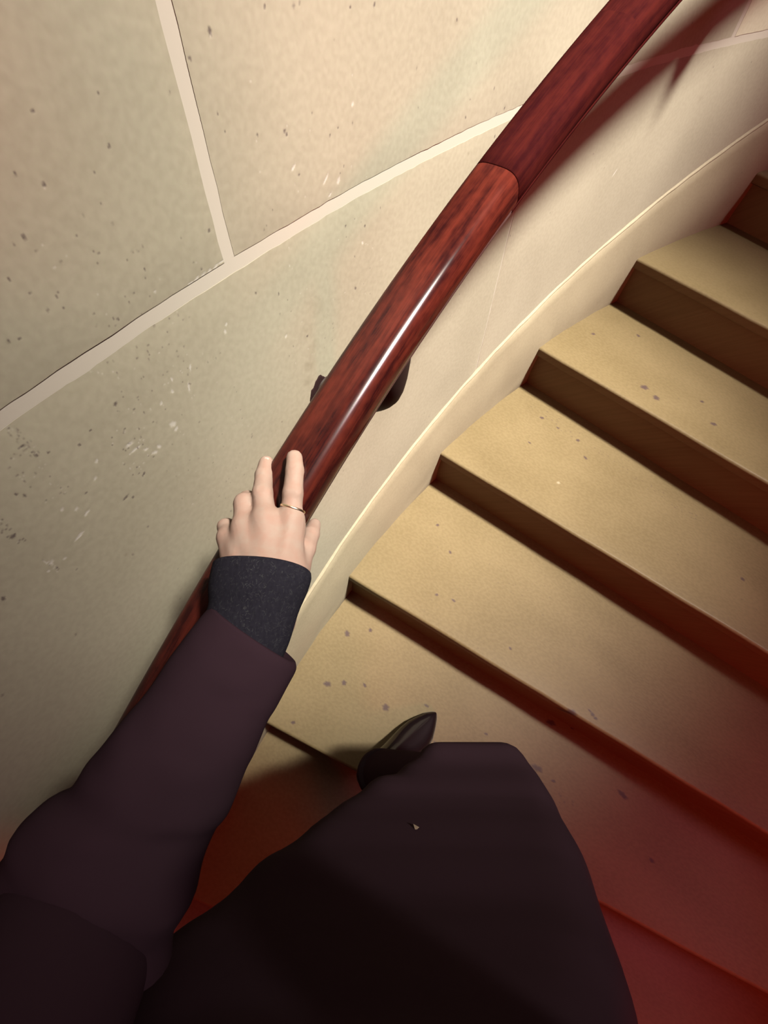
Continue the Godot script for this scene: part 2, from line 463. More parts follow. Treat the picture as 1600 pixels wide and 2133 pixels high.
func block(d0: float, d1: float, y0: float, y1: float, gap: float, sd: int) -> ArrayMesh:
	var nz := FastNoiseLite.new()
	nz.seed = 100 + sd
	nz.frequency = 9.0
	var gd := rad_to_deg(gap / WALL_R)
	# the lower course has one joint that is only a hairline
	var thin := rad_to_deg(0.0015 / WALL_R)
	var g0 := thin if absf(d0 - 221.36) < 0.1 and y1 < 1.2 else gd
	var g1 := thin if absf(d1 - 221.36) < 0.1 and y1 < 1.2 else gd
	var nu := 96
	var nv := 48
	var pts := []
	for i in nu + 1:
		var row := []
		var fu := float(i) / nu
		for j in nv + 1:
			var fv := float(j) / nv
			var a := lerpf(d0 + g0, d1 - g1, fu)
			var y := lerpf(y0 + gap, y1 - gap, fv)
			if i == 0 or i == nu: a += nz.get_noise_2d(y * 3.0, i) * 0.03
			if j == 0 or j == nv: y += nz.get_noise_2d(a * 0.35, j) * 0.0014
			var e: float = mini(mini(i, nu - i), mini(j, nv - j))
			var back := 0.0012 if e == 0 else 0.0
			row.append([a, y, WALL_R + back + nz.get_noise_2d(a * 0.022, y * 0.35) * 0.0008])
		pts.append(row)
	# pull the first inner row close to the arris so that the worn edge stays narrow
	var st := stool()
	for i in nu:
		for j in nv:
			var q := [pts[i][j], pts[i + 1][j], pts[i + 1][j + 1], pts[i][j + 1]]
			var v := []
			var u := []
			for e in q:
				v.append(P(e[2], e[0], e[1]))
				u.append(wall_uv(e[0], e[1]))
			quad(st, v[0], v[3], v[2], v[1], u[0], u[3], u[2], u[1])
	st.set_smooth_group(-1)
	for i in nu:
		for j in [0, nv]:
			var a: Array = pts[i][j]; var b: Array = pts[i + 1][j]
			quad(st, P(a[2], a[0], a[1]), P(b[2], b[0], b[1]), P(WALL_R + 0.06, b[0], b[1]), P(WALL_R + 0.06, a[0], a[1]))
	for j in nv:
		for i in [0, nu]:
			var a: Array = pts[i][j]; var b: Array = pts[i][j + 1]
			quad(st, P(a[2], a[0], a[1]), P(b[2], b[0], b[1]), P(WALL_R + 0.06, b[0], b[1]), P(WALL_R + 0.06, a[0], a[1]))
	return done(st)


func base_y(deg: float) -> float:
	return 0.524 + (deg - 220.0) * BASE_SLOPE


func build_plinth() -> void:
	# the plastered skirting that climbs with the steps: a bead on top, the face leaning back to the treads
	var prof := [[-0.03, 0.001], [0.000, 0.001], [0.0025, 0.0005], [0.0045, -0.0005], [0.0055, -0.002], [0.0060, -0.0045], [0.0050, -0.007], [0.0042, -0.0078], [0.0055, -0.0095], [0.0080, -0.04], [0.0125, -0.10], [0.0165, -0.17], [0.0115, -0.24], [0.0065, -0.30], [0.0040, -0.36], [-0.03, -0.40]]
	var nz := FastNoiseLite.new()
	nz.seed = 9
	nz.frequency = 1.6
	var rings := []
	var uvs := []
	var d := 184.0
	while d < 254.0:
		var ring := PackedVector3Array()
		var uv := []
		for i in prof.size():
			var q: Array = prof[i]
			var y: float = base_y(d) + q[1] + nz.get_noise_1d(d * 0.3) * 0.003
			var r: float = WALL_R - q[0] + (nz.get_noise_2d(d * 0.25, q[1] * 9.0) * 0.003 if i > 1 and i < 15 else 0.0)
			ring.append(P(r, d, y))
			uv.append(wall_uv(d * 1.0 + 13.0, y))
		rings.append(ring)
		uvs.append(uv)
		d += 0.25
	var st := stool()
	for part in [[0, 8], [7, prof.size()]]:      # the bead and the face below it, with a crisp line between
		var rr := []
		var uu := []
		st.set_smooth_group(part[0])
		for i in rings.size():
			rr.append((rings[i] as PackedVector3Array).slice(part[0], part[1]))
			uu.append((uvs[i] as Array).slice(part[0], part[1]))
		skin(st, rr, false, false, uu)
	var m := stone(wall_tex, 0.8, 0.04, Color(0.88, 0.81, 0.70))
	var o := put("baseboard_left", done(st), m)
	tag(o, "plastered skirting band climbing along the foot of the curved wall", "baseboard", "", "structure")


func build_shell() -> void:
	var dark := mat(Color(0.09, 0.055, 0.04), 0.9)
	var f := CylinderMesh.new()
	f.top_radius = WALL_R + 0.3; f.bottom_radius = WALL_R + 0.3; f.height = 0.2; f.radial_segments = 64
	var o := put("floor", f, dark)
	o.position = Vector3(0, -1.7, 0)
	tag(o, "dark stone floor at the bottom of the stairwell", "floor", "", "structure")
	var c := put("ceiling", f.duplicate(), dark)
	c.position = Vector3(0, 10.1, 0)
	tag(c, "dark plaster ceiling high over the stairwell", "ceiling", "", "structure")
	# low solid parapet between the steps and the open well
	var rings := []
	var d := 170.0
	while d < 275.0:
		var y := (d - 206.05) / TURN * STEP_H
		rings.append(PackedVector3Array([P(1.80, d, y - 0.45), P(1.80, d, y + 0.86), P(1.83, d, y + 0.9), P(1.93, d, y + 0.9), P(1.96, d, y + 0.86), P(1.96, d, y - 0.45)]))
		d += 1.0
	var st := stool()
	st.set_smooth_group(-1)
	skin(st, rings)
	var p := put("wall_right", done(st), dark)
	tag(p, "low solid parapet on the inner side of the steps", "wall", "", "structure")


# ---------------------------------------------------------------- stairs
func nose(n: int, s: float) -> Vector3:
	var th: float = 206.05 + TURN * (n - 1) + [0.0, 0.0, 0.01, 0.10, 0.20, -0.37, -0.07][clampi(n, 0, 6)]
	var p := P(NOSE_R, th, (n - 1) * STEP_H)
	var a: float = deg_to_rad(th + 180.0 - [2.9, 3.6, 2.5, 3.0, 2.4, 2.6, 2.6][clampi(n, 0, 6)])
	return p + Vector3(cos(a), 0, sin(a)) * s


func build_stairs() -> void:
	var t := node("staircase")
	tag(t, "winding flight of worn tan stone steps with rounded nosings and dark risers", "staircase")
	var m := stone(tread_tex, 0.48, 0.04)
	m.metallic_specular = 0.25
	for n in range(-4, 12):
		put("stair_step", step_mesh(n), m, t)


func step_mesh(n: int) -> ArrayMesh:
	var prof := []          # [along, up, share of the way to the next step]
	var rec := 0.022
	prof.append([rec, -STEP_H - 0.02, 0.0])
	prof.append([rec, -0.038, 0.0])
	prof.append([0.008, -0.033, 0.0])
	prof.append([0.001, -0.029, 0.0])
	prof.append([0.0, -0.026, 0.0])
	for k in 9:
		var a := PI / 2 * k / 8.0
		prof.append([0.008 * (1.0 - cos(a)), -0.008 * (1.0 - sin(a)), 0.0])
	prof.append([0.05, 0.0, 0.0])
	prof.append([-0.01, 0.0, 1.0])
	prof.append([rec + 0.04, 0.0, 1.0])
	prof.append([rec + 0.04, -0.2, 1.0])
	var nz := FastNoiseLite.new()
	nz.seed = 300 + n
	nz.frequency = 2.2
	var rings := []
	var uvs := []
	var ns := 26
	for i in ns + 1:
		var s := lerpf(-0.06, 1.86, float(i) / ns)
		var a := nose(n, s)
		var b := nose(n + 1, s)
		var d := Vector3(b.x - a.x, 0, b.z - a.z)
		var len := d.length()
		d /= len
		var wear := nz.get_noise_1d(s * 1.5) * 0.004
		var ring := PackedVector3Array()
		var uv := []
		for q in prof:
			var along: float = q[0] + q[2] * len
			var y: float = q[1]
			if q[2] == 0.0 and y > -0.035: along += wear; y += -0.0015 * absf(nz.get_noise_1d(s * 2.0 + 40.0))
			var p := a + d * along + Vector3(0, y, 0)
			ring.append(p)
			var deg := fposmod(rad_to_deg(atan2(p.z, p.x)), 360.0)
			uv.append(Vector2((deg - 198.0) / 42.0, (3.8 - Vector2(p.x, p.z).length() - q[1] * (1.0 if q[1] < -0.015 else 0.0)) / 1.9))
		rings.append(ring)
		uvs.append(uv)
	var st := stool()
	for i in ns:
		for j in prof.size() - 1:
			st.set_smooth_group(0 if j >= 4 and j < prof.size() - 2 else -1)
			quad(st, rings[i][j], rings[i][j + 1], rings[i + 1][j + 1], rings[i + 1][j], uvs[i][j], uvs[i][j + 1], uvs[i + 1][j + 1], uvs[i + 1][j])
		st.set_smooth_group(-1)
		var L := prof.size() - 1
		quad(st, rings[i][L], rings[i][0], rings[i + 1][0], rings[i + 1][L])
	return done(st)


# ---------------------------------------------------------------- handrail
func rail_at(deg: float) -> Vector3:
	return P(RAIL_R, deg, 1.047 + (deg - 208.64) * RAIL_SLOPE)


func wood_map(sd: int, dark: Color, light: Color) -> ImageTexture:
	var w := 1024
	var h := 256
	var n1 := FastNoiseLite.new(); n1.seed = sd; n1.frequency = 0.012; n1.fractal_octaves = 4
	var n2 := FastNoiseLite.new(); n2.seed = sd + 3; n2.frequency = 0.05; n2.fractal_octaves = 3
	var img := Image.create(w, h, false, Image.FORMAT_RGB8)
	for y in h:
		for x in w:
			var a := n1.get_noise_2d(x * 0.35, y * 3.0 + 14.0 * n1.get_noise_2d(x * 0.6, y * 0.8))
			var b := n2.get_noise_2d(x * 0.22, y * 6.0)
			var c := n2.get_noise_2d(x * 1.0 + 900.0, y * 1.2)
			var k := clampf(0.5 + a * 0.8 + b * 0.35 + c * 0.3, 0.0, 1.0)
			img.set_pixel(x, y, (dark.lerp(light, k) * TONE).linear_to_srgb())
	return ImageTexture.create_from_image(img)


# clearcoat fades up the rail to hold the highlight below the joint
func gloss_mask() -> ImageTexture:
	var img := Image.create(256, 4, false, Image.FORMAT_RGB8)
	for x in 256:
		var deg := 200.2 + fposmod(x / 256.0 - 0.783, 1.0) * 14.52
		var k := lerpf(1.0, 0.04, smoothstep(210.8, 213.0, deg))
		for y in 4: img.set_pixel(x, y, Color(k, k, k))
	return ImageTexture.create_from_image(img)


func build_handrail() -> void:
	var t := node("handrail", self, rail_at(210.0))
	tag(t, "polished dark mahogany handrail climbing along the curved wall on iron brackets", "handrail")
	var gloss := mat(Color.WHITE, 0.5)
	gloss.metallic_specular = 0.05
	gloss.albedo_texture = wood_map(11, Color(0.016, 0.003, 0.003), Color(0.066, 0.0115, 0.007))
	gloss.clearcoat_enabled = true
	gloss.clearcoat = 0.5
	gloss.clearcoat_roughness = 0.17
	gloss.clearcoat_texture = gloss_mask()
	var dull := mat(Color.WHITE, 0.8)
	dull.metallic_specular = 0.03
	dull.albedo_texture = wood_map(31, Color(0.017, 0.003, 0.0035), Color(0.036, 0.006, 0.005))
	var cuts := [186.0, 200.2, 214.33, 231.0, 252.0]
	var under := mat(Color(0.04, 0.012, 0.011), 0.5)
	for i in 4:
		var m: Material = gloss if i < 2 else dull
		var seg := put("rail_segment", rail_piece(cuts[i] + 0.006, cuts[i + 1] - 0.006, true), m, t)
		seg.position = -t.position
		var low := put("rail_fillet", rail_piece(cuts[i] + 0.006, cuts[i + 1] - 0.006, false), under if i < 2 else dull, seg)
		low.position = Vector3.ZERO
	var iron := mat(Color(0.022, 0.014, 0.012), 0.6)
	iron.metallic_specular = 0.2
	var hole_shade := mat(Color(0.018, 0.010, 0.010), 1.0)  # near-black colour standing in for the shade in the wall hole
	hole_shade.metallic_specular = 0.0
	for d in [0.0, 18.5, -18.5]:
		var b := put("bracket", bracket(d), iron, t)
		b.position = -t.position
		put("shaded_hole", hole_patch(d), hole_shade, b)


func rail_piece(d0: float, d1: float, upper: bool) -> ArrayMesh:
	# angles from the inward horizontal; the quirk between rail and fillet lies below the side
	var prof := []
	if upper:
		for k in 41:
			var a := deg_to_rad(lerpf(-33.0, 213.0, k / 40.0))
			var fl := pow(pow(absf(cos(a)), 3.2) + pow(absf(sin(a)), 3.2), -1.0 / 3.2) if a > 0.0 and a < PI else 1.0
			prof.append(Vector2(cos(a), sin(a) * 0.93) * 0.0283 * fl)
		prof.append(Vector2(-0.0195, -0.0175)); prof.append(Vector2(0.0195, -0.0175))
	else:
		prof = [Vector2(0.018, -0.0165), Vector2(0.0205, -0.0175), Vector2(0.0222, -0.0195), Vector2(0.0215, -0.0235), Vector2(0.0185, -0.0275), Vector2(0.012, -0.0295), Vector2(-0.012, -0.0295), Vector2(-0.0185, -0.0275), Vector2(-0.0215, -0.0235), Vector2(-0.0222, -0.0195), Vector2(-0.0205, -0.0175), Vector2(-0.018, -0.0165)]
	var n := int((d1 - d0) / 0.35)
	var rings := []
	var uvs := []
	var ds := [d0, d0 + 0.012]
	for i in range(1, n): ds.append(lerpf(d0, d1, float(i) / n))
	ds.append_array([d1 - 0.012, d1])
	for i in ds.size():
		var d: float = ds[i]
		var c := rail_at(d)
		var tg := (rail_at(d + 0.1) - rail_at(d - 0.1)).normalized()
		var inw := -Vector3(cos(deg_to_rad(d)), 0, sin(deg_to_rad(d)))
		var up := inw.cross(tg).normalized()
		if up.y < 0.0: up = -up
		var k := 0.975 if i == 0 or i == ds.size() - 1 else 1.0
		var ring := PackedVector3Array()
		var uv := []
		for j in prof.size():
			ring.append(c + (inw * prof[j].x + up * prof[j].y) * k)
			uv.append(Vector2(deg_to_rad(d) * RAIL_R * 1.1, 0.05 + 0.9 * j / prof.size()))
		uv.append(uv[0])
		rings.append(ring)
		uvs.append(uv)
	var st := stool()
	skin(st, rings, true, true, uvs)
	return done(st)


func hole_patch(shift: float) -> ArrayMesh:
	# ragged dark patch standing in for the shadowed hole round the arm foot
	var ctr := Vector2(212.450, 0.8709) + Vector2(shift, shift * RAIL_SLOPE)
	var r := RandomNumberGenerator.new()
	r.seed = 31
	var rings := []
	var jag := []
	for j in 36: jag.append(1.0 + 0.05 * sin(j * 0.9) + r.randf_range(-0.07, 0.07))
	for q in [[1.0, -0.004], [1.0, 0.0004], [0.9, 0.0012], [0.3, 0.0014]]:
		var ring := PackedVector3Array()
		for j in 36:
			var a := TAU * j / 36.0
			var x: float = cos(a) * 0.026 * q[0] * jag[j]
			var y: float = sin(a) * 0.036 * q[0] * jag[j]
			ring.append(P(WALL_R - q[1], ctr.x + rad_to_deg(x / WALL_R), ctr.y + y))
		rings.append(ring)
	return skinned(rings)


func bracket(shift: float) -> ArrayMesh:
	# an arm that leaves the wall, swings out under the rail and turns up into it
	var lift := shift * RAIL_SLOPE
	var a := shift
	var path := []
	var rad := []
	var ctl := [[3.7987,212.580,0.8850],[3.7387,212.630,0.8730],[3.6800,212.047,0.9287],[3.6050,211.517,1.0053],[3.5860,211.467,1.0653],[3.5860,211.467,1.1006]]
	var cv := Curve3D.new()
	for i in ctl.size():
		var q: Array = ctl[i]
		cv.add_point(P(q[0], q[1] + a, q[2] + lift))
	for i in ctl.size():
		var pr: Vector3 = cv.get_point_position(maxi(i - 1, 0)); var nx: Vector3 = cv.get_point_position(mini(i + 1, ctl.size() - 1))
		cv.set_point_in(i, (pr - nx) * 0.17); cv.set_point_out(i, (nx - pr) * 0.17)
	for i in 25:
		var k := i / 24.0
		path.append(cv.sample_baked(k * cv.get_baked_length(), true))
		rad.append(lerpf(0.024, 0.0185, minf(k * 4.0, 1.0)) if k < 0.75 else lerpf(0.0185, 0.012, (k - 0.75) / 0.25))
	var st := stool()
	skin(st, tube_rings(path, rad, 20, 1.0, Vector3(0.3, 0.2, 0.9)))
	return done(st)


# ---------------------------------------------------------------- the person
func bn(a: Vector3, ra: float, b: Vector3, rb: float, k := 0.004) -> Array:
	return [a, ra, b, rb, k]


func V(x: float, y: float, z: float) -> Vector3:
	return Vector3(x, y, z)


func build_person() -> void:
	var C := Vector3(-3.06494,1.40742,-1.44460)
	var t := node("person", self, C + Vector3(0.0, -1.407, 0.1))
	tag(t, "person in a long black coat climbing the steps with the left hand on the handrail", "person")
	var skin_m := mat(Color(0.315, 0.243, 0.205), 0.6)
	skin_m.metallic_specular = 0.25
	var blush := NoiseTexture2D.new()
	blush.width = 256
	blush.height = 256
	blush.seamless = true
	var bn_ := FastNoiseLite.new()
	bn_.seed = 5
	bn_.frequency = 0.02
	bn_.fractal_octaves = 4
	blush.noise = bn_
	var ramp := Gradient.new()
	ramp.set_color(0, Color(1.0, 0.90, 0.86))
	ramp.set_color(1, Color(1.0, 1.0, 0.98))
	blush.color_ramp = ramp
	skin_m.albedo_texture = blush
	skin_m.uv1_triplanar = true
	skin_m.uv1_scale = Vector3(14, 14, 14)
	var coat_m := mat(Color(0.027, 0.0150, 0.0200), 0.95)
	coat_m.metallic_specular = 0.08
	var trouser_m := mat(Color(0.026, 0.0140, 0.0185), 0.95)
	trouser_m.metallic_specular = 0.08
	# body: limbs and trunk under the clothes, head and both hands in finer grids
	var T := C + V(0, 0, 0.06)
	var sh_l := T + V(-0.17, -0.21, 0.22); var sh_r := T + V(0.17, -0.2, 0.23)
	var el_l: Vector3 = V(-3.2723,0.9635,-1.3635)
	var wr_l: Vector3 = V(-3.1612,1.0530,-1.6043)
	var el_r := C + V(0.28, -0.36, 0.23)
	var wr_r := C + V(0.16, -0.10, 0.10)
	var knee_l: Vector3 = V(-2.8741,0.4200,-1.4930)
	var ank_l: Vector3 = V(-3.0435,0.1300,-1.5250)
	var hip_l := C + V(-0.08, -0.68, 0.21); var hip_r := C + V(0.09, -0.68, 0.22)
	var knee_r := C + V(0.16, -1.07, 0.23)
	var ank_r := C + V(0.16, -1.43, 0.38)
	var k := 0.03
	var bones := [
		bn(T + V(-0.11, -0.24, 0.22), 0.085, T + V(0.11, -0.24, 0.23), 0.085, k), bn(T + V(-0.09, -0.36, 0.21), 0.095, T + V(0.09, -0.36, 0.21), 0.095, k),
		bn(T + V(-0.07, -0.5, 0.18), 0.085, T + V(0.07, -0.5, 0.18), 0.085, k), bn(C + V(-0.08, -0.64, 0.22), 0.1, C + V(0.08, -0.64, 0.22), 0.1, k),
		bn(T + V(0, -0.18, 0.24), 0.052, T + V(0, -0.05, 0.22), 0.048, k),
		bn(sh_l, 0.045, el_l, 0.036, k), bn(el_l, 0.036, wr_l, 0.026, k), bn(sh_r, 0.045, el_r, 0.036, k), bn(el_r, 0.036, wr_r, 0.026, k),
		bn(hip_l, 0.08, knee_l, 0.05, k), bn(knee_l, 0.05, ank_l, 0.034, k), bn(hip_r, 0.08, knee_r, 0.05, k), bn(knee_r, 0.05, ank_r, 0.034, k)]
	var body := SurfaceTool.new()
	body.begin(Mesh.PRIMITIVE_TRIANGLES)
	body.append_from(solid(bones, 0.014), 0, Transform3D())
	body.append_from(head_mesh(T), 0, Transform3D())
	body.append_from(hand_left(), 0, Transform3D())
	body.append_from(hand_right(C, wr_r), 0, Transform3D())
	var bm := put("body", body.commit(), skin_m, t)
	bm.position = -t.position
	var nail_m := mat(Color(0.42, 0.325, 0.285), 0.35)
	for q in [[V(-3.1482,1.0866,-1.7112),V(-0.1491,0.1104,-0.9826),V(0.1165,0.9928,-0.0273),0.0048,0.0046],[V(-3.1782,1.0662,-1.7216),V(-0.0847,-0.1858,-0.9789),V(0.2721,0.9083,-0.3177),0.0046,0.0044],[V(-3.1258,1.0275,-1.6741),V(0.0355,-0.4229,-0.9055),V(0.9844,0.1711,-0.0414),0.0042,0.0044]]:
		var n := put("fingernail", nail(q[0], q[1], q[2], q[3], q[4]), nail_m, bm)
		n.position = Vector3.ZERO
	# hair
	var hair := [bn(T + V(0, 0.075, 0.235), 0.098, T + V(0, 0.03, 0.265), 0.09, 0.02), bn(T + V(-0.075, 0.04, 0.245), 0.045, T + V(-0.07, -0.12, 0.275), 0.035, 0.02), bn(T + V(0.075, 0.04, 0.245), 0.045, T + V(0.07, -0.12, 0.275), 0.035, 0.02), bn(T + V(0, 0.0, 0.29), 0.07, T + V(0, -0.14, 0.3), 0.05, 0.02)]
	put("hair", solid(hair, 0.008), mat(Color(0.02, 0.012, 0.008), 0.6), t).position = -t.position
	# coat: trunk, skirt over the raised thigh, sleeves
	var cb := [bn(T + V(-0.12, -0.235, 0.225), 0.095, T + V(0.12, -0.235, 0.23), 0.095, k), bn(T + V(-0.10, -0.36, 0.215), 0.115, T + V(0.10, -0.36, 0.215), 0.115, k),
		bn(T + V(-0.09, -0.5, 0.19), 0.11, T + V(0.09, -0.5, 0.19), 0.115, k), bn(C + V(-0.10, -0.63, 0.225), 0.115, C + V(0.11, -0.63, 0.225), 0.115, k),
		bn(C + V(-0.07, -0.80, 0.26), 0.11, C + V(0.13, -0.80, 0.26), 0.11, k), bn(C + V(-0.02, -1.0, 0.28), 0.10, C + V(0.14, -1.0, 0.28), 0.11, k),
		bn(sh_r, 0.068, el_r, 0.056, k), bn(el_r, 0.056, wr_r, 0.045, k), bn(T + V(-0.05, -0.16, 0.235), 0.07, T + V(0.05, -0.16, 0.235), 0.07, k), bn(sh_l, 0.07, V(-3.2723,0.9635,-1.3635), 0.062, k)]
	for q in [[V(-2.9428,0.4700,-1.5197),V(-2.8254,0.4700,-1.5251),0.04,0.04],
		[V(-2.9792,0.5000,-1.4808),V(-2.8158,0.5000,-1.4881),0.045,0.045],
		[V(-3.0320,0.5400,-1.4491),V(-2.8178,0.5400,-1.4584),0.05,0.05],
		[V(-3.0696,0.5750,-1.4134),V(-2.8244,0.5750,-1.4239),0.055,0.055],
		[V(-3.0944,0.6100,-1.3919),V(-2.8257,0.6100,-1.4031),0.055,0.055],
		[V(-3.1117,0.6450,-1.3704),V(-2.8327,0.6450,-1.3819),0.06,0.06],
		[V(-3.1525,0.6800,-1.3440),V(-2.8441,0.6800,-1.3563),0.06,0.06],
		[V(-3.1599,0.7100,-1.3298),V(-2.8523,0.7100,-1.3419),0.06,0.06],
		[V(-3.1851,0.7450,-1.3064),V(-2.8562,0.7450,-1.3188),0.06,0.06],
		[V(-3.2090,0.7800,-1.2892),V(-2.8679,0.7800,-1.3018),0.06,0.06],
		[V(-3.2163,0.8000,-1.2729),V(-2.8809,0.8000,-1.2850),0.065,0.065],
		[V(-3.2018,0.8400,-1.2552),V(-2.9058,0.8400,-1.2654),0.07,0.07]]:
		cb.append(bn(q[0], q[2], q[1], q[3], 0.025))
	var coat := SurfaceTool.new()
	coat.begin(Mesh.PRIMITIVE_TRIANGLES)
	coat.append_from(solid(cb, 0.010), 0, Transform3D())
	var cm := put("coat", coat.commit(), coat_m, t)
	cm.position = -t.position
	var sl := put("coat_sleeve", sleeve([[V(-3.1982,1.0567,-1.5771),V(-3.1283,1.0330,-1.5408)],[V(-3.2053,1.0528,-1.5674),V(-3.1281,1.0321,-1.5358)],[V(-3.2153,1.0477,-1.5524),V(-3.1335,1.0290,-1.5239)],[V(-3.2257,1.0418,-1.5360),V(-3.1404,1.0243,-1.5093)],[V(-3.2367,1.0336,-1.5163),V(-3.1459,1.0221,-1.4988)],[V(-3.2517,1.0259,-1.4971),V(-3.1532,1.0138,-1.4786)],[V(-3.2619,1.0199,-1.4826),V(-3.1583,1.0099,-1.4673)],[V(-3.2732,1.0143,-1.4686),V(-3.1683,0.9960,-1.4406)],[V(-3.2834,1.0060,-1.4522),V(-3.1766,0.9914,-1.4298)],[V(-3.2996,1.0036,-1.4431),V(-3.1848,0.9813,-1.4090)],[V(-3.3140,0.9976,-1.4284),V(-3.1887,0.9706,-1.3872)],[V(-3.3179,0.9913,-1.4152),V(-3.1948,0.9654,-1.3756)],[V(-3.3266,0.9851,-1.4019),V(-3.2009,0.9607,-1.3648)],[V(-3.3432,0.9738,-1.3792),V(-3.2013,0.9531,-1.3477)]], 0.72, 0.0045, 5), coat_m, t)
	sl.position = -t.position
	# heather wool cuff of the pullover
	var wool := mat(Color.WHITE, 0.95)
	wool.metallic_specular = 0.1
	wool.albedo_texture = wool_map()
	wool.uv1_triplanar = true
	wool.uv1_scale = Vector3(6.5, 6.5, 6.5)
	put("pullover_cuff", sleeve([[V(-3.2031,1.0613,-1.6097),V(-3.1224,1.0602,-1.6079)],[V(-3.2036,1.0586,-1.5992),V(-3.1217,1.0608,-1.6025)],[V(-3.2029,1.0561,-1.5890),V(-3.1237,1.0584,-1.5924)],[V(-3.2008,1.0536,-1.5778),V(-3.1291,1.0529,-1.5767)],[V(-3.2043,1.0503,-1.5637),V(-3.1339,1.0450,-1.5556)],[V(-3.2076,1.0458,-1.5496),V(-3.1394,1.0396,-1.5400)]], 0.70, 0.0015, 8), wool, t).position = -t.position
	# gold ring
	var rg := []
	var rc: Vector3 = V(-3.1456,1.0668,-1.6659)
	var rd: Vector3 = (V(0.0053,0.0086,-0.0192) as Vector3).normalized()
	var side := rd.cross(Vector3.UP).normalized()
	var nrm := side.cross(rd).normalized()
	for i in 37:
		var a := TAU * i / 36.0
		var o := side * cos(a) + nrm * sin(a)
		var ring := PackedVector3Array()
		for j in 10:
			var b := TAU * j / 10.0
			ring.append(rc + o * (0.0108 + 0.0008 * cos(b)) + rd * 0.0013 * sin(b))
		rg.append(ring)
	var gold := mat(Color(0.88, 0.76, 0.55), 0.25, 1.0)
	var rm := put("finger_ring", skinned(rg, false), gold, t)
	rm.position = -t.position
	rm.set_meta("label", "thin pale gold ring on the index finger")
	# trousers
	var tb := [bn(hip_l, 0.095, knee_l, 0.05, k), bn(knee_l, 0.05, ank_l + V(0, 0.02, 0), 0.054, k), bn(hip_r, 0.095, knee_r, 0.066, k), bn(knee_r, 0.066, ank_r + V(0, 0.04, 0), 0.05, k), bn(C + V(-0.07, -0.66, 0.22), 0.10, C + V(0.07, -0.66, 0.22), 0.10, k)]
	put("trousers", solid(tb, 0.012), trouser_m, t).position = -t.position
	# boots
	var leather := mat(Color(0.007, 0.004, 0.005), 0.38)
	leather.metallic_specular = 0.2
	leather.clearcoat_enabled = true
	leather.clearcoat = 0.7
	leather.clearcoat_roughness = 0.12
	var sole_m := mat(Color(0.008, 0.006, 0.006), 0.7)
	boot(V(-3.0902,0.0000,-1.5040), V(-2.8850,0.0000,-1.6847), ank_l, leather, sole_m, t)
	var hr := Vector3(ank_r.x - 0.02, -STEP_H, ank_r.z + 0.05)
	boot(hr, hr + V(0.08, 0.0, -0.26), ank_r, leather, sole_m, t)
	# little pale triangle on the coat front
	var st := stool()
	st.set_smooth_group(-1)
	var tr: Array = [V(-3.0048,0.6741,-1.4354),V(-2.9969,0.6719,-1.4320),V(-3.0017,0.6690,-1.4276)]
	var up := Vector3(0, 0.003, 0)
	tri(st, tr[0] + up, tr[2] + up, tr[1] + up)
	tri(st, tr[0] - up, tr[1] - up, tr[2] - up)
	for i in 3:
		var a: Vector3 = tr[i]; var b: Vector3 = tr[(i + 1) % 3]
		quad(st, a - up, b - up, b + up, a + up)
	var sn := put("pale_triangle", done(st), mat(Color(0.2, 0.15, 0.1), 0.4), t)
	sn.position = -t.position
	sn.set_meta("label", "tiny pale triangle on the coat front")


func head_mesh(C: Vector3) -> ArrayMesh:
	var H := C + V(0, 0.03, 0.225)
	var k := 0.012
	var b := [bn(H + V(0, 0.03, 0.02), 0.088, H + V(0, 0.02, -0.01), 0.082, k), bn(H + V(0, -0.03, -0.02), 0.066, H + V(0, -0.08, -0.055), 0.028, k), bn(H + V(-0.04, -0.05, -0.01), 0.03, H + V(-0.015, -0.085, -0.05), 0.022, k), bn(H + V(0.04, -0.05, -0.01), 0.03, H + V(0.015, -0.085, -0.05), 0.022, k),
		bn(H + V(0, 0.005, -0.09), 0.007, H + V(0, -0.035, -0.104), 0.011, 0.006), bn(H + V(-0.012, -0.038, -0.09), 0.007, H + V(0.012, -0.038, -0.09), 0.007, 0.005), bn(H + V(-0.018, -0.062, -0.084), 0.006, H + V(0.018, -0.062, -0.084), 0.006, 0.004), bn(H + V(-0.015, -0.072, -0.082), 0.006, H + V(0.015, -0.072, -0.082), 0.006, 0.004),
		bn(H + V(-0.031, 0.0, -0.076), 0.013, H + V(-0.029, 0.0, -0.076), 0.013, 0.003), bn(H + V(0.031, 0.0, -0.076), 0.013, H + V(0.029, 0.0, -0.076), 0.013, 0.003), bn(H + V(-0.045, 0.022, -0.074), 0.008, H + V(-0.015, 0.022, -0.084), 0.008, 0.006), bn(H + V(0.045, 0.022, -0.074), 0.008, H + V(0.015, 0.022, -0.084), 0.008, 0.006),
		bn(H + V(-0.084, 0.012, 0.015), 0.012, H + V(-0.082, -0.03, 0.008), 0.009, 0.004), bn(H + V(0.084, 0.012, 0.015), 0.012, H + V(0.082, -0.03, 0.008), 0.009, 0.004), bn(H + V(0, -0.05, 0.03), 0.05, C + V(0, -0.14, 0.235), 0.05, 0.02)]
	return solid(b, 0.005)


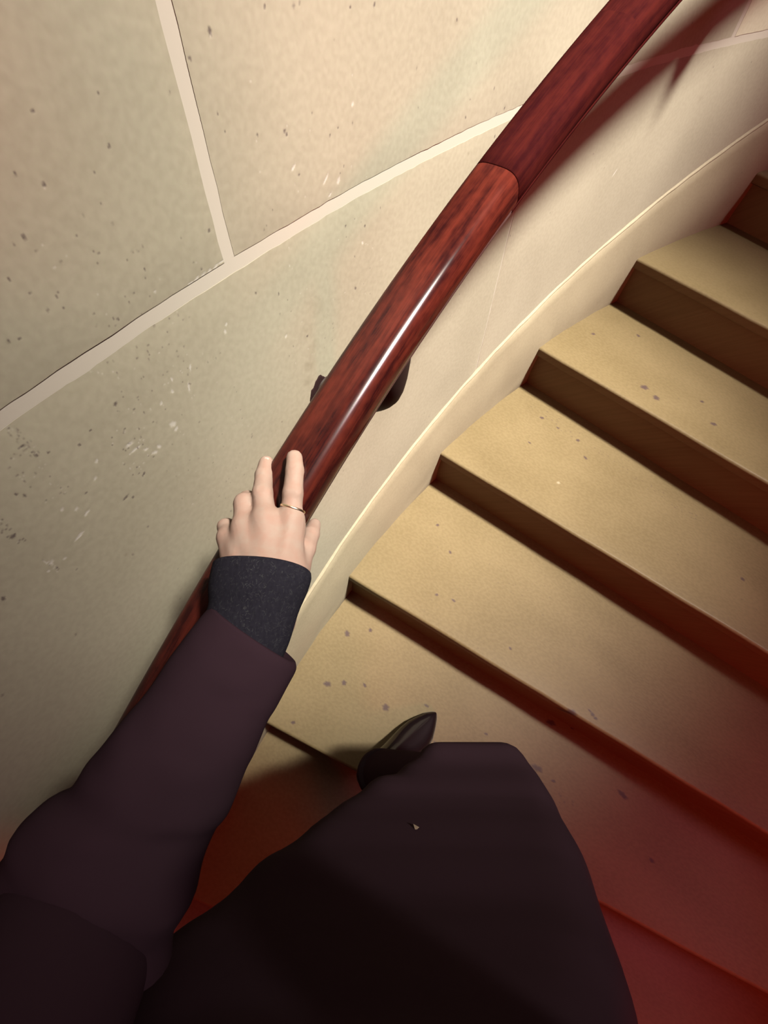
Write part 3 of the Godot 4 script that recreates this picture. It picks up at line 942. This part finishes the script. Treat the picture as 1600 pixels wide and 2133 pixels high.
func hand_left() -> ArrayMesh:
	var b := []
	for q in [[V(-3.1461,1.0509,-1.6083),0.017,V(-3.1459,1.0637,-1.6553),0.0115,0.008],
		[V(-3.1612,1.0530,-1.6043),0.018,V(-3.1674,1.0656,-1.6528),0.0115,0.008],
		[V(-3.1786,1.0510,-1.6086),0.016,V(-3.1857,1.0582,-1.6488),0.0105,0.008],
		[V(-3.1847,1.0484,-1.6118),0.0145,V(-3.2027,1.0462,-1.6450),0.0098,0.008],
		[V(-3.1461,1.0509,-1.6083),0.017,V(-3.1674,1.0656,-1.6528),0.011,0.008],
		[V(-3.1612,1.0530,-1.6043),0.017,V(-3.1857,1.0582,-1.6488),0.0105,0.008],
		[V(-3.1612,1.0530,-1.6043),0.024,V(-3.1708,1.0456,-1.5711),0.027,0.008],
		[V(-3.1461,1.0509,-1.6083),0.018,V(-3.1534,1.0461,-1.5719),0.022,0.008],
		[V(-3.1459,1.0637,-1.6553),0.0098,V(-3.1466,1.0723,-1.6785),0.009,0.005],
		[V(-3.1466,1.0723,-1.6785),0.009,V(-3.1473,1.0780,-1.7000),0.0081,0.0025],
		[V(-3.1473,1.0780,-1.7000),0.0081,V(-3.1494,1.0795,-1.7132),0.0075,0.0025],
		[V(-3.1674,1.0656,-1.6528),0.01,V(-3.1749,1.0673,-1.6809),0.009,0.005],
		[V(-3.1749,1.0673,-1.6809),0.009,V(-3.1789,1.0624,-1.7045),0.0081,0.0025],
		[V(-3.1789,1.0624,-1.7045),0.0081,V(-3.1804,1.0592,-1.7215),0.0072,0.0025],
		[V(-3.1857,1.0582,-1.6488),0.0102,V(-3.1912,1.0591,-1.6739),0.0098,0.005],
		[V(-3.1912,1.0591,-1.6739),0.0098,V(-3.1948,1.0447,-1.6884),0.0082,0.0022],
		[V(-3.1948,1.0447,-1.6884),0.0082,V(-3.2018,1.0225,-1.6964),0.0068,0.0022],
		[V(-3.2027,1.0462,-1.6450),0.009,V(-3.2109,1.0386,-1.6607),0.0074,0.005],
		[V(-3.2109,1.0386,-1.6607),0.0074,V(-3.2160,1.0221,-1.6721),0.0068,0.0022],
		[V(-3.2160,1.0221,-1.6721),0.0068,V(-3.2194,1.0074,-1.6770),0.0058,0.0022],
		[V(-3.1461,1.0509,-1.6083),0.015,V(-3.1386,1.0429,-1.6217),0.0115,0.006],
		[V(-3.1386,1.0429,-1.6217),0.0115,V(-3.1336,1.0401,-1.6412),0.0088,0.004],
		[V(-3.1336,1.0401,-1.6412),0.0088,V(-3.1322,1.0326,-1.6608),0.0078,0.0025],
		[V(-3.1322,1.0326,-1.6608),0.0078,V(-3.1316,1.0256,-1.6757),0.0063,0.0025],
		[V(-3.1459,1.0637,-1.6553),0.0098,V(-3.1416,1.0554,-1.6504),0.008,0.006],
		[V(-3.1455,1.0686,-1.6043),0.0026,V(-3.1447,1.0700,-1.6529),0.0042,0.005],
		[V(-3.1581,1.0671,-1.6021),0.0026,V(-3.1661,1.0714,-1.6516),0.0042,0.005],
		[V(-3.1698,1.0673,-1.6026),0.0026,V(-3.1844,1.0634,-1.6477),0.0042,0.005],
		[V(-3.1796,1.0682,-1.6042),0.0026,V(-3.2000,1.0523,-1.6436),0.0042,0.005],
		[V(-3.1486,1.0764,-1.6755),0.0046,V(-3.1426,1.0766,-1.6757),0.0046,0.003],
		[V(-3.1765,1.0713,-1.6779),0.0046,V(-3.1705,1.0715,-1.6781),0.0046,0.003]]:
		b.append(bn(q[0], q[1], q[2], q[3], q[4]))
	return solid(b, 0.0023)


func hand_right(C: Vector3, w: Vector3) -> ArrayMesh:
	var b := []
	var dir := V(-0.35, 0.75, -0.5).normalized()
	var across := V(0.3, 0.55, 0.75).normalized()
	across = (across - dir * across.dot(dir)).normalized()
	var nrm := dir.cross(across).normalized()
	var lens := [0.066, 0.075, 0.07, 0.055]
	for i in 4:
		var o := (i - 1.5) * 0.019
		var m: Vector3 = w + dir * 0.075 + across * o
		b.append(bn(w + across * o * 0.6, 0.014, m, 0.0115, 0.008))
		var l: float = lens[i]
		var p: Vector3 = m + (dir * 0.75 - nrm * 0.66) * l * 0.45
		var q: Vector3 = p + (dir * 0.1 - nrm) * l * 0.33
		var e: Vector3 = q + (-dir * 0.5 - nrm * 0.85) * l * 0.26
		b.append(bn(m, 0.0095, p, 0.0086, 0.003)); b.append(bn(p, 0.0086, q, 0.0078, 0.003)); b.append(bn(q, 0.0078, e, 0.0068, 0.003))
	var tc := w + dir * 0.02 - across * 0.024
	var tm := tc + (dir * 0.6 - across * 0.6 - nrm * 0.5).normalized() * 0.04
	var ti := tm + (dir * 0.7 - nrm * 0.7 - across * 0.1).normalized() * 0.03
	b.append(bn(tc, 0.014, tm, 0.0105, 0.006)); b.append(bn(tm, 0.0105, ti, 0.009, 0.003)); b.append(bn(ti, 0.009, ti + (dir * 0.7 - nrm * 0.6).normalized() * 0.024, 0.0075, 0.003))
	return solid(b, 0.003)


func nail(c: Vector3, along: Vector3, up: Vector3, half_w: float, half_l: float) -> ArrayMesh:
	var f := along.normalized()
	var s := f.cross(up).normalized()
	var u := s.cross(f).normalized()
	var rings := []
	for i in 7:
		var x := -1.0 + 2.0 * i / 6.0
		var w := half_w * sqrt(maxf(1.0 - pow(absf(x), 4.0), 0.12))
		var ring := PackedVector3Array()
		for j in 9:
			var a := -1.0 + 2.0 * j / 8.0
			ring.append(c + f * x * half_l + s * a * w + u * (-0.40 * a * a * half_w - 0.0011 * x * x))
		for j in 9:
			var a := 1.0 - 2.0 * j / 8.0
			ring.append(c + f * x * half_l + s * a * w + u * (-0.40 * a * a * half_w - 0.0011 * x * x - 0.0010))
		rings.append(ring)
	return skinned(rings)


# a sleeve from rows [left edge, right edge]; the first row is the hem, which turns inwards
func sleeve(rows: Array, flat: float, fold: float, sd: int) -> ArrayMesh:
	var nz := FastNoiseLite.new()
	nz.seed = sd
	nz.frequency = 14.0
	nz.fractal_octaves = 3
	# refine rows along the sleeve
	var fine := []
	for i in rows.size() - 1:
		var p0: Array = rows[maxi(i - 1, 0)]; var p1: Array = rows[i]; var p2: Array = rows[i + 1]; var p3: Array = rows[mini(i + 2, rows.size() - 1)]
		for s in 5:
			var x := s / 5.0
			fine.append([(p1[0] as Vector3).cubic_interpolate(p2[0], p0[0], p3[0], x), (p1[1] as Vector3).cubic_interpolate(p2[1], p0[1], p3[1], x)])
	fine.append(rows[-1])
	var rings := []
	var sides := 40
	for i in fine.size():
		var L: Vector3 = fine[i][0]; var R: Vector3 = fine[i][1]
		var c := (L + R) / 2.0
		var w := (R - L) / 2.0
		var tg: Vector3 = ((fine[mini(i + 1, fine.size() - 1)][0] + fine[mini(i + 1, fine.size() - 1)][1]) - (fine[maxi(i - 1, 0)][0] + fine[maxi(i - 1, 0)][1])).normalized()
		var n := w.cross(tg).normalized()
		if n.y < 0.0: n = -n
		var ring := PackedVector3Array()
		for j in sides:
			var a := TAU * j / sides
			var o := w * cos(a) + n * w.length() * flat * sin(a)
			var p := c + o
			var d := nz.get_noise_3d(p.x, p.y, p.z) * fold * absf(sin(a))
			ring.append(p + o.normalized() * d)
		rings.append(ring)
	# turned hem
	var hem := []
	for e in [[0.80, 3], [0.86, 1], [0.92, 0]]:
		var ring := PackedVector3Array()
		var src: PackedVector3Array = rings[e[1]]
		var c := Vector3.ZERO
		for p in src: c += p
		c /= sides
		for p in src: ring.append(c + (p - c) * e[0])
		hem.append(ring)
	var lip := PackedVector3Array()
	var out := (_mid(rings[0]) - _mid(rings[1])).normalized() * 0.0012
	var c0 := _mid(rings[0])
	for p in rings[0]: lip.append(c0 + (p - c0) * 0.97 + out)
	hem.append(lip)
	hem.append_array(rings)
	var st := stool()
	skin(st, hem, true, false)
	return done(st)


func _mid(r: PackedVector3Array) -> Vector3:
	var c := Vector3.ZERO
	for p in r: c += p
	return c / r.size()


func wool_map() -> ImageTexture:
	var s := 512
	var a := FastNoiseLite.new(); a.seed = 77; a.frequency = 0.06; a.fractal_octaves = 2
	var img := Image.create(s, s, false, Image.FORMAT_RGB8)
	var base := Color(0.010, 0.0092, 0.0135)
	for y in s:
		for x in s:
			var v := a.get_noise_2d(x * 1.6, y * 0.9) * 0.5 + 0.5
			img.set_pixel(x, y, (base.lerp(Color(0.019, 0.018, 0.024), v) * TONE).linear_to_srgb())
	var r := RandomNumberGenerator.new()
	r.seed = 4
	for i in 2200:      # short pale fibres
		var p := Vector2(r.randf() * s, r.randf() * s)
		var d := Vector2.from_angle(r.randf() * TAU)
		var c := Color(0.03, 0.03, 0.033).lerp(Color(0.065, 0.07, 0.064), r.randf())
		for q in r.randi_range(3, 9):
			p += d
			d = d.rotated(r.randf_range(-0.15, 0.15))
			img.set_pixel(posmod(int(p.x), s), posmod(int(p.y), s), (c * TONE).linear_to_srgb())
	return ImageTexture.create_from_image(img)


func boot(heel: Vector3, toe: Vector3, ankle: Vector3, leather: Material, sole_m: Material, t: Node3D) -> void:
	var f := Vector3(toe.x - heel.x, 0, toe.z - heel.z)
	var L := f.length()
	f /= L
	var s := f.cross(Vector3.UP).normalized()
	var y0 := heel.y
	# share of length, half width, top height, sideways drift, bottom height
	var sec := [[0.0, 0.012, 0.055, 0.0, 0.016], [0.03, 0.026, 0.085, 0.0, 0.013], [0.12, 0.034, 0.105, 0.0, 0.012], [0.25, 0.035, 0.105, 0.0, 0.012], [0.38, 0.035, 0.092, 0.001, 0.012], [0.5, 0.039, 0.074, 0.002, 0.010], [0.62, 0.043, 0.058, 0.003, 0.008], [0.72, 0.042, 0.047, 0.003, 0.008], [0.82, 0.034, 0.038, 0.001, 0.008], [0.91, 0.022, 0.031, -0.003, 0.008], [0.97, 0.011, 0.025, -0.005, 0.009], [1.0, 0.003, 0.018, -0.006, 0.011]]
	var rings := []
	for q in sec:
		var c: Vector3 = heel + f * L * q[0] + s * q[3]
		var ring := PackedVector3Array()
		for j in 28:
			var a := TAU * j / 28.0
			var x: float = cos(a) * q[1]
			var h: float = q[2] - q[4]
			var y: float = q[4] + h * 0.32 + (sin(a) * h * 0.68 if sin(a) > 0.0 else signf(sin(a)) * h * 0.32 * minf(1.0, absf(sin(a)) * 2.2))
			ring.append(Vector3(c.x, y0 + y, c.z) + s * x)
		rings.append(ring)
	var st := stool()
	skin(st, rings)
	# shaft round the ankle
	var b := Vector3(heel.x, y0 + 0.06, heel.z) + f * L * 0.2
	var top := Vector3(ankle.x, y0 + 0.19, ankle.z)
	var sr := []
	for i in 7:
		var k := i / 6.0
		var c := b.lerp(top, k)
		var r := lerpf(0.041, 0.047, k) - 0.004 * sin(k * PI)
		var ring := PackedVector3Array()
		for j in 28:
			var a := TAU * j / 28.0
			ring.append(c + f * cos(a) * r * lerpf(1.25, 1.05, k) + s * sin(a) * r)
		sr.append(ring)
	skin(st, sr, true, true, [], true)
	var bt := put("boot", done(st), leather, t)
	bt.position = -t.position
	var so := []
	for q in [[0.0, 0.0], [1.0, 0.0], [1.0, 0.009], [0.985, 0.011]]:
		var ring := PackedVector3Array()
		for i in 2 * sec.size():
			var e: Array = sec[i] if i < sec.size() else sec[2 * sec.size() - 1 - i]
			var sg := 1.0 if i < sec.size() else -1.0
			var c: Vector3 = heel + f * L * e[0] + s * e[3]
			ring.append(Vector3(c.x, y0 + q[1], c.z) + s * sg * (e[1] + 0.002) * q[0])
		so.append(ring)
	var s2 := stool()
	s2.set_smooth_group(-1)
	skin(s2, so)
	put("sole", done(s2), sole_m, bt)
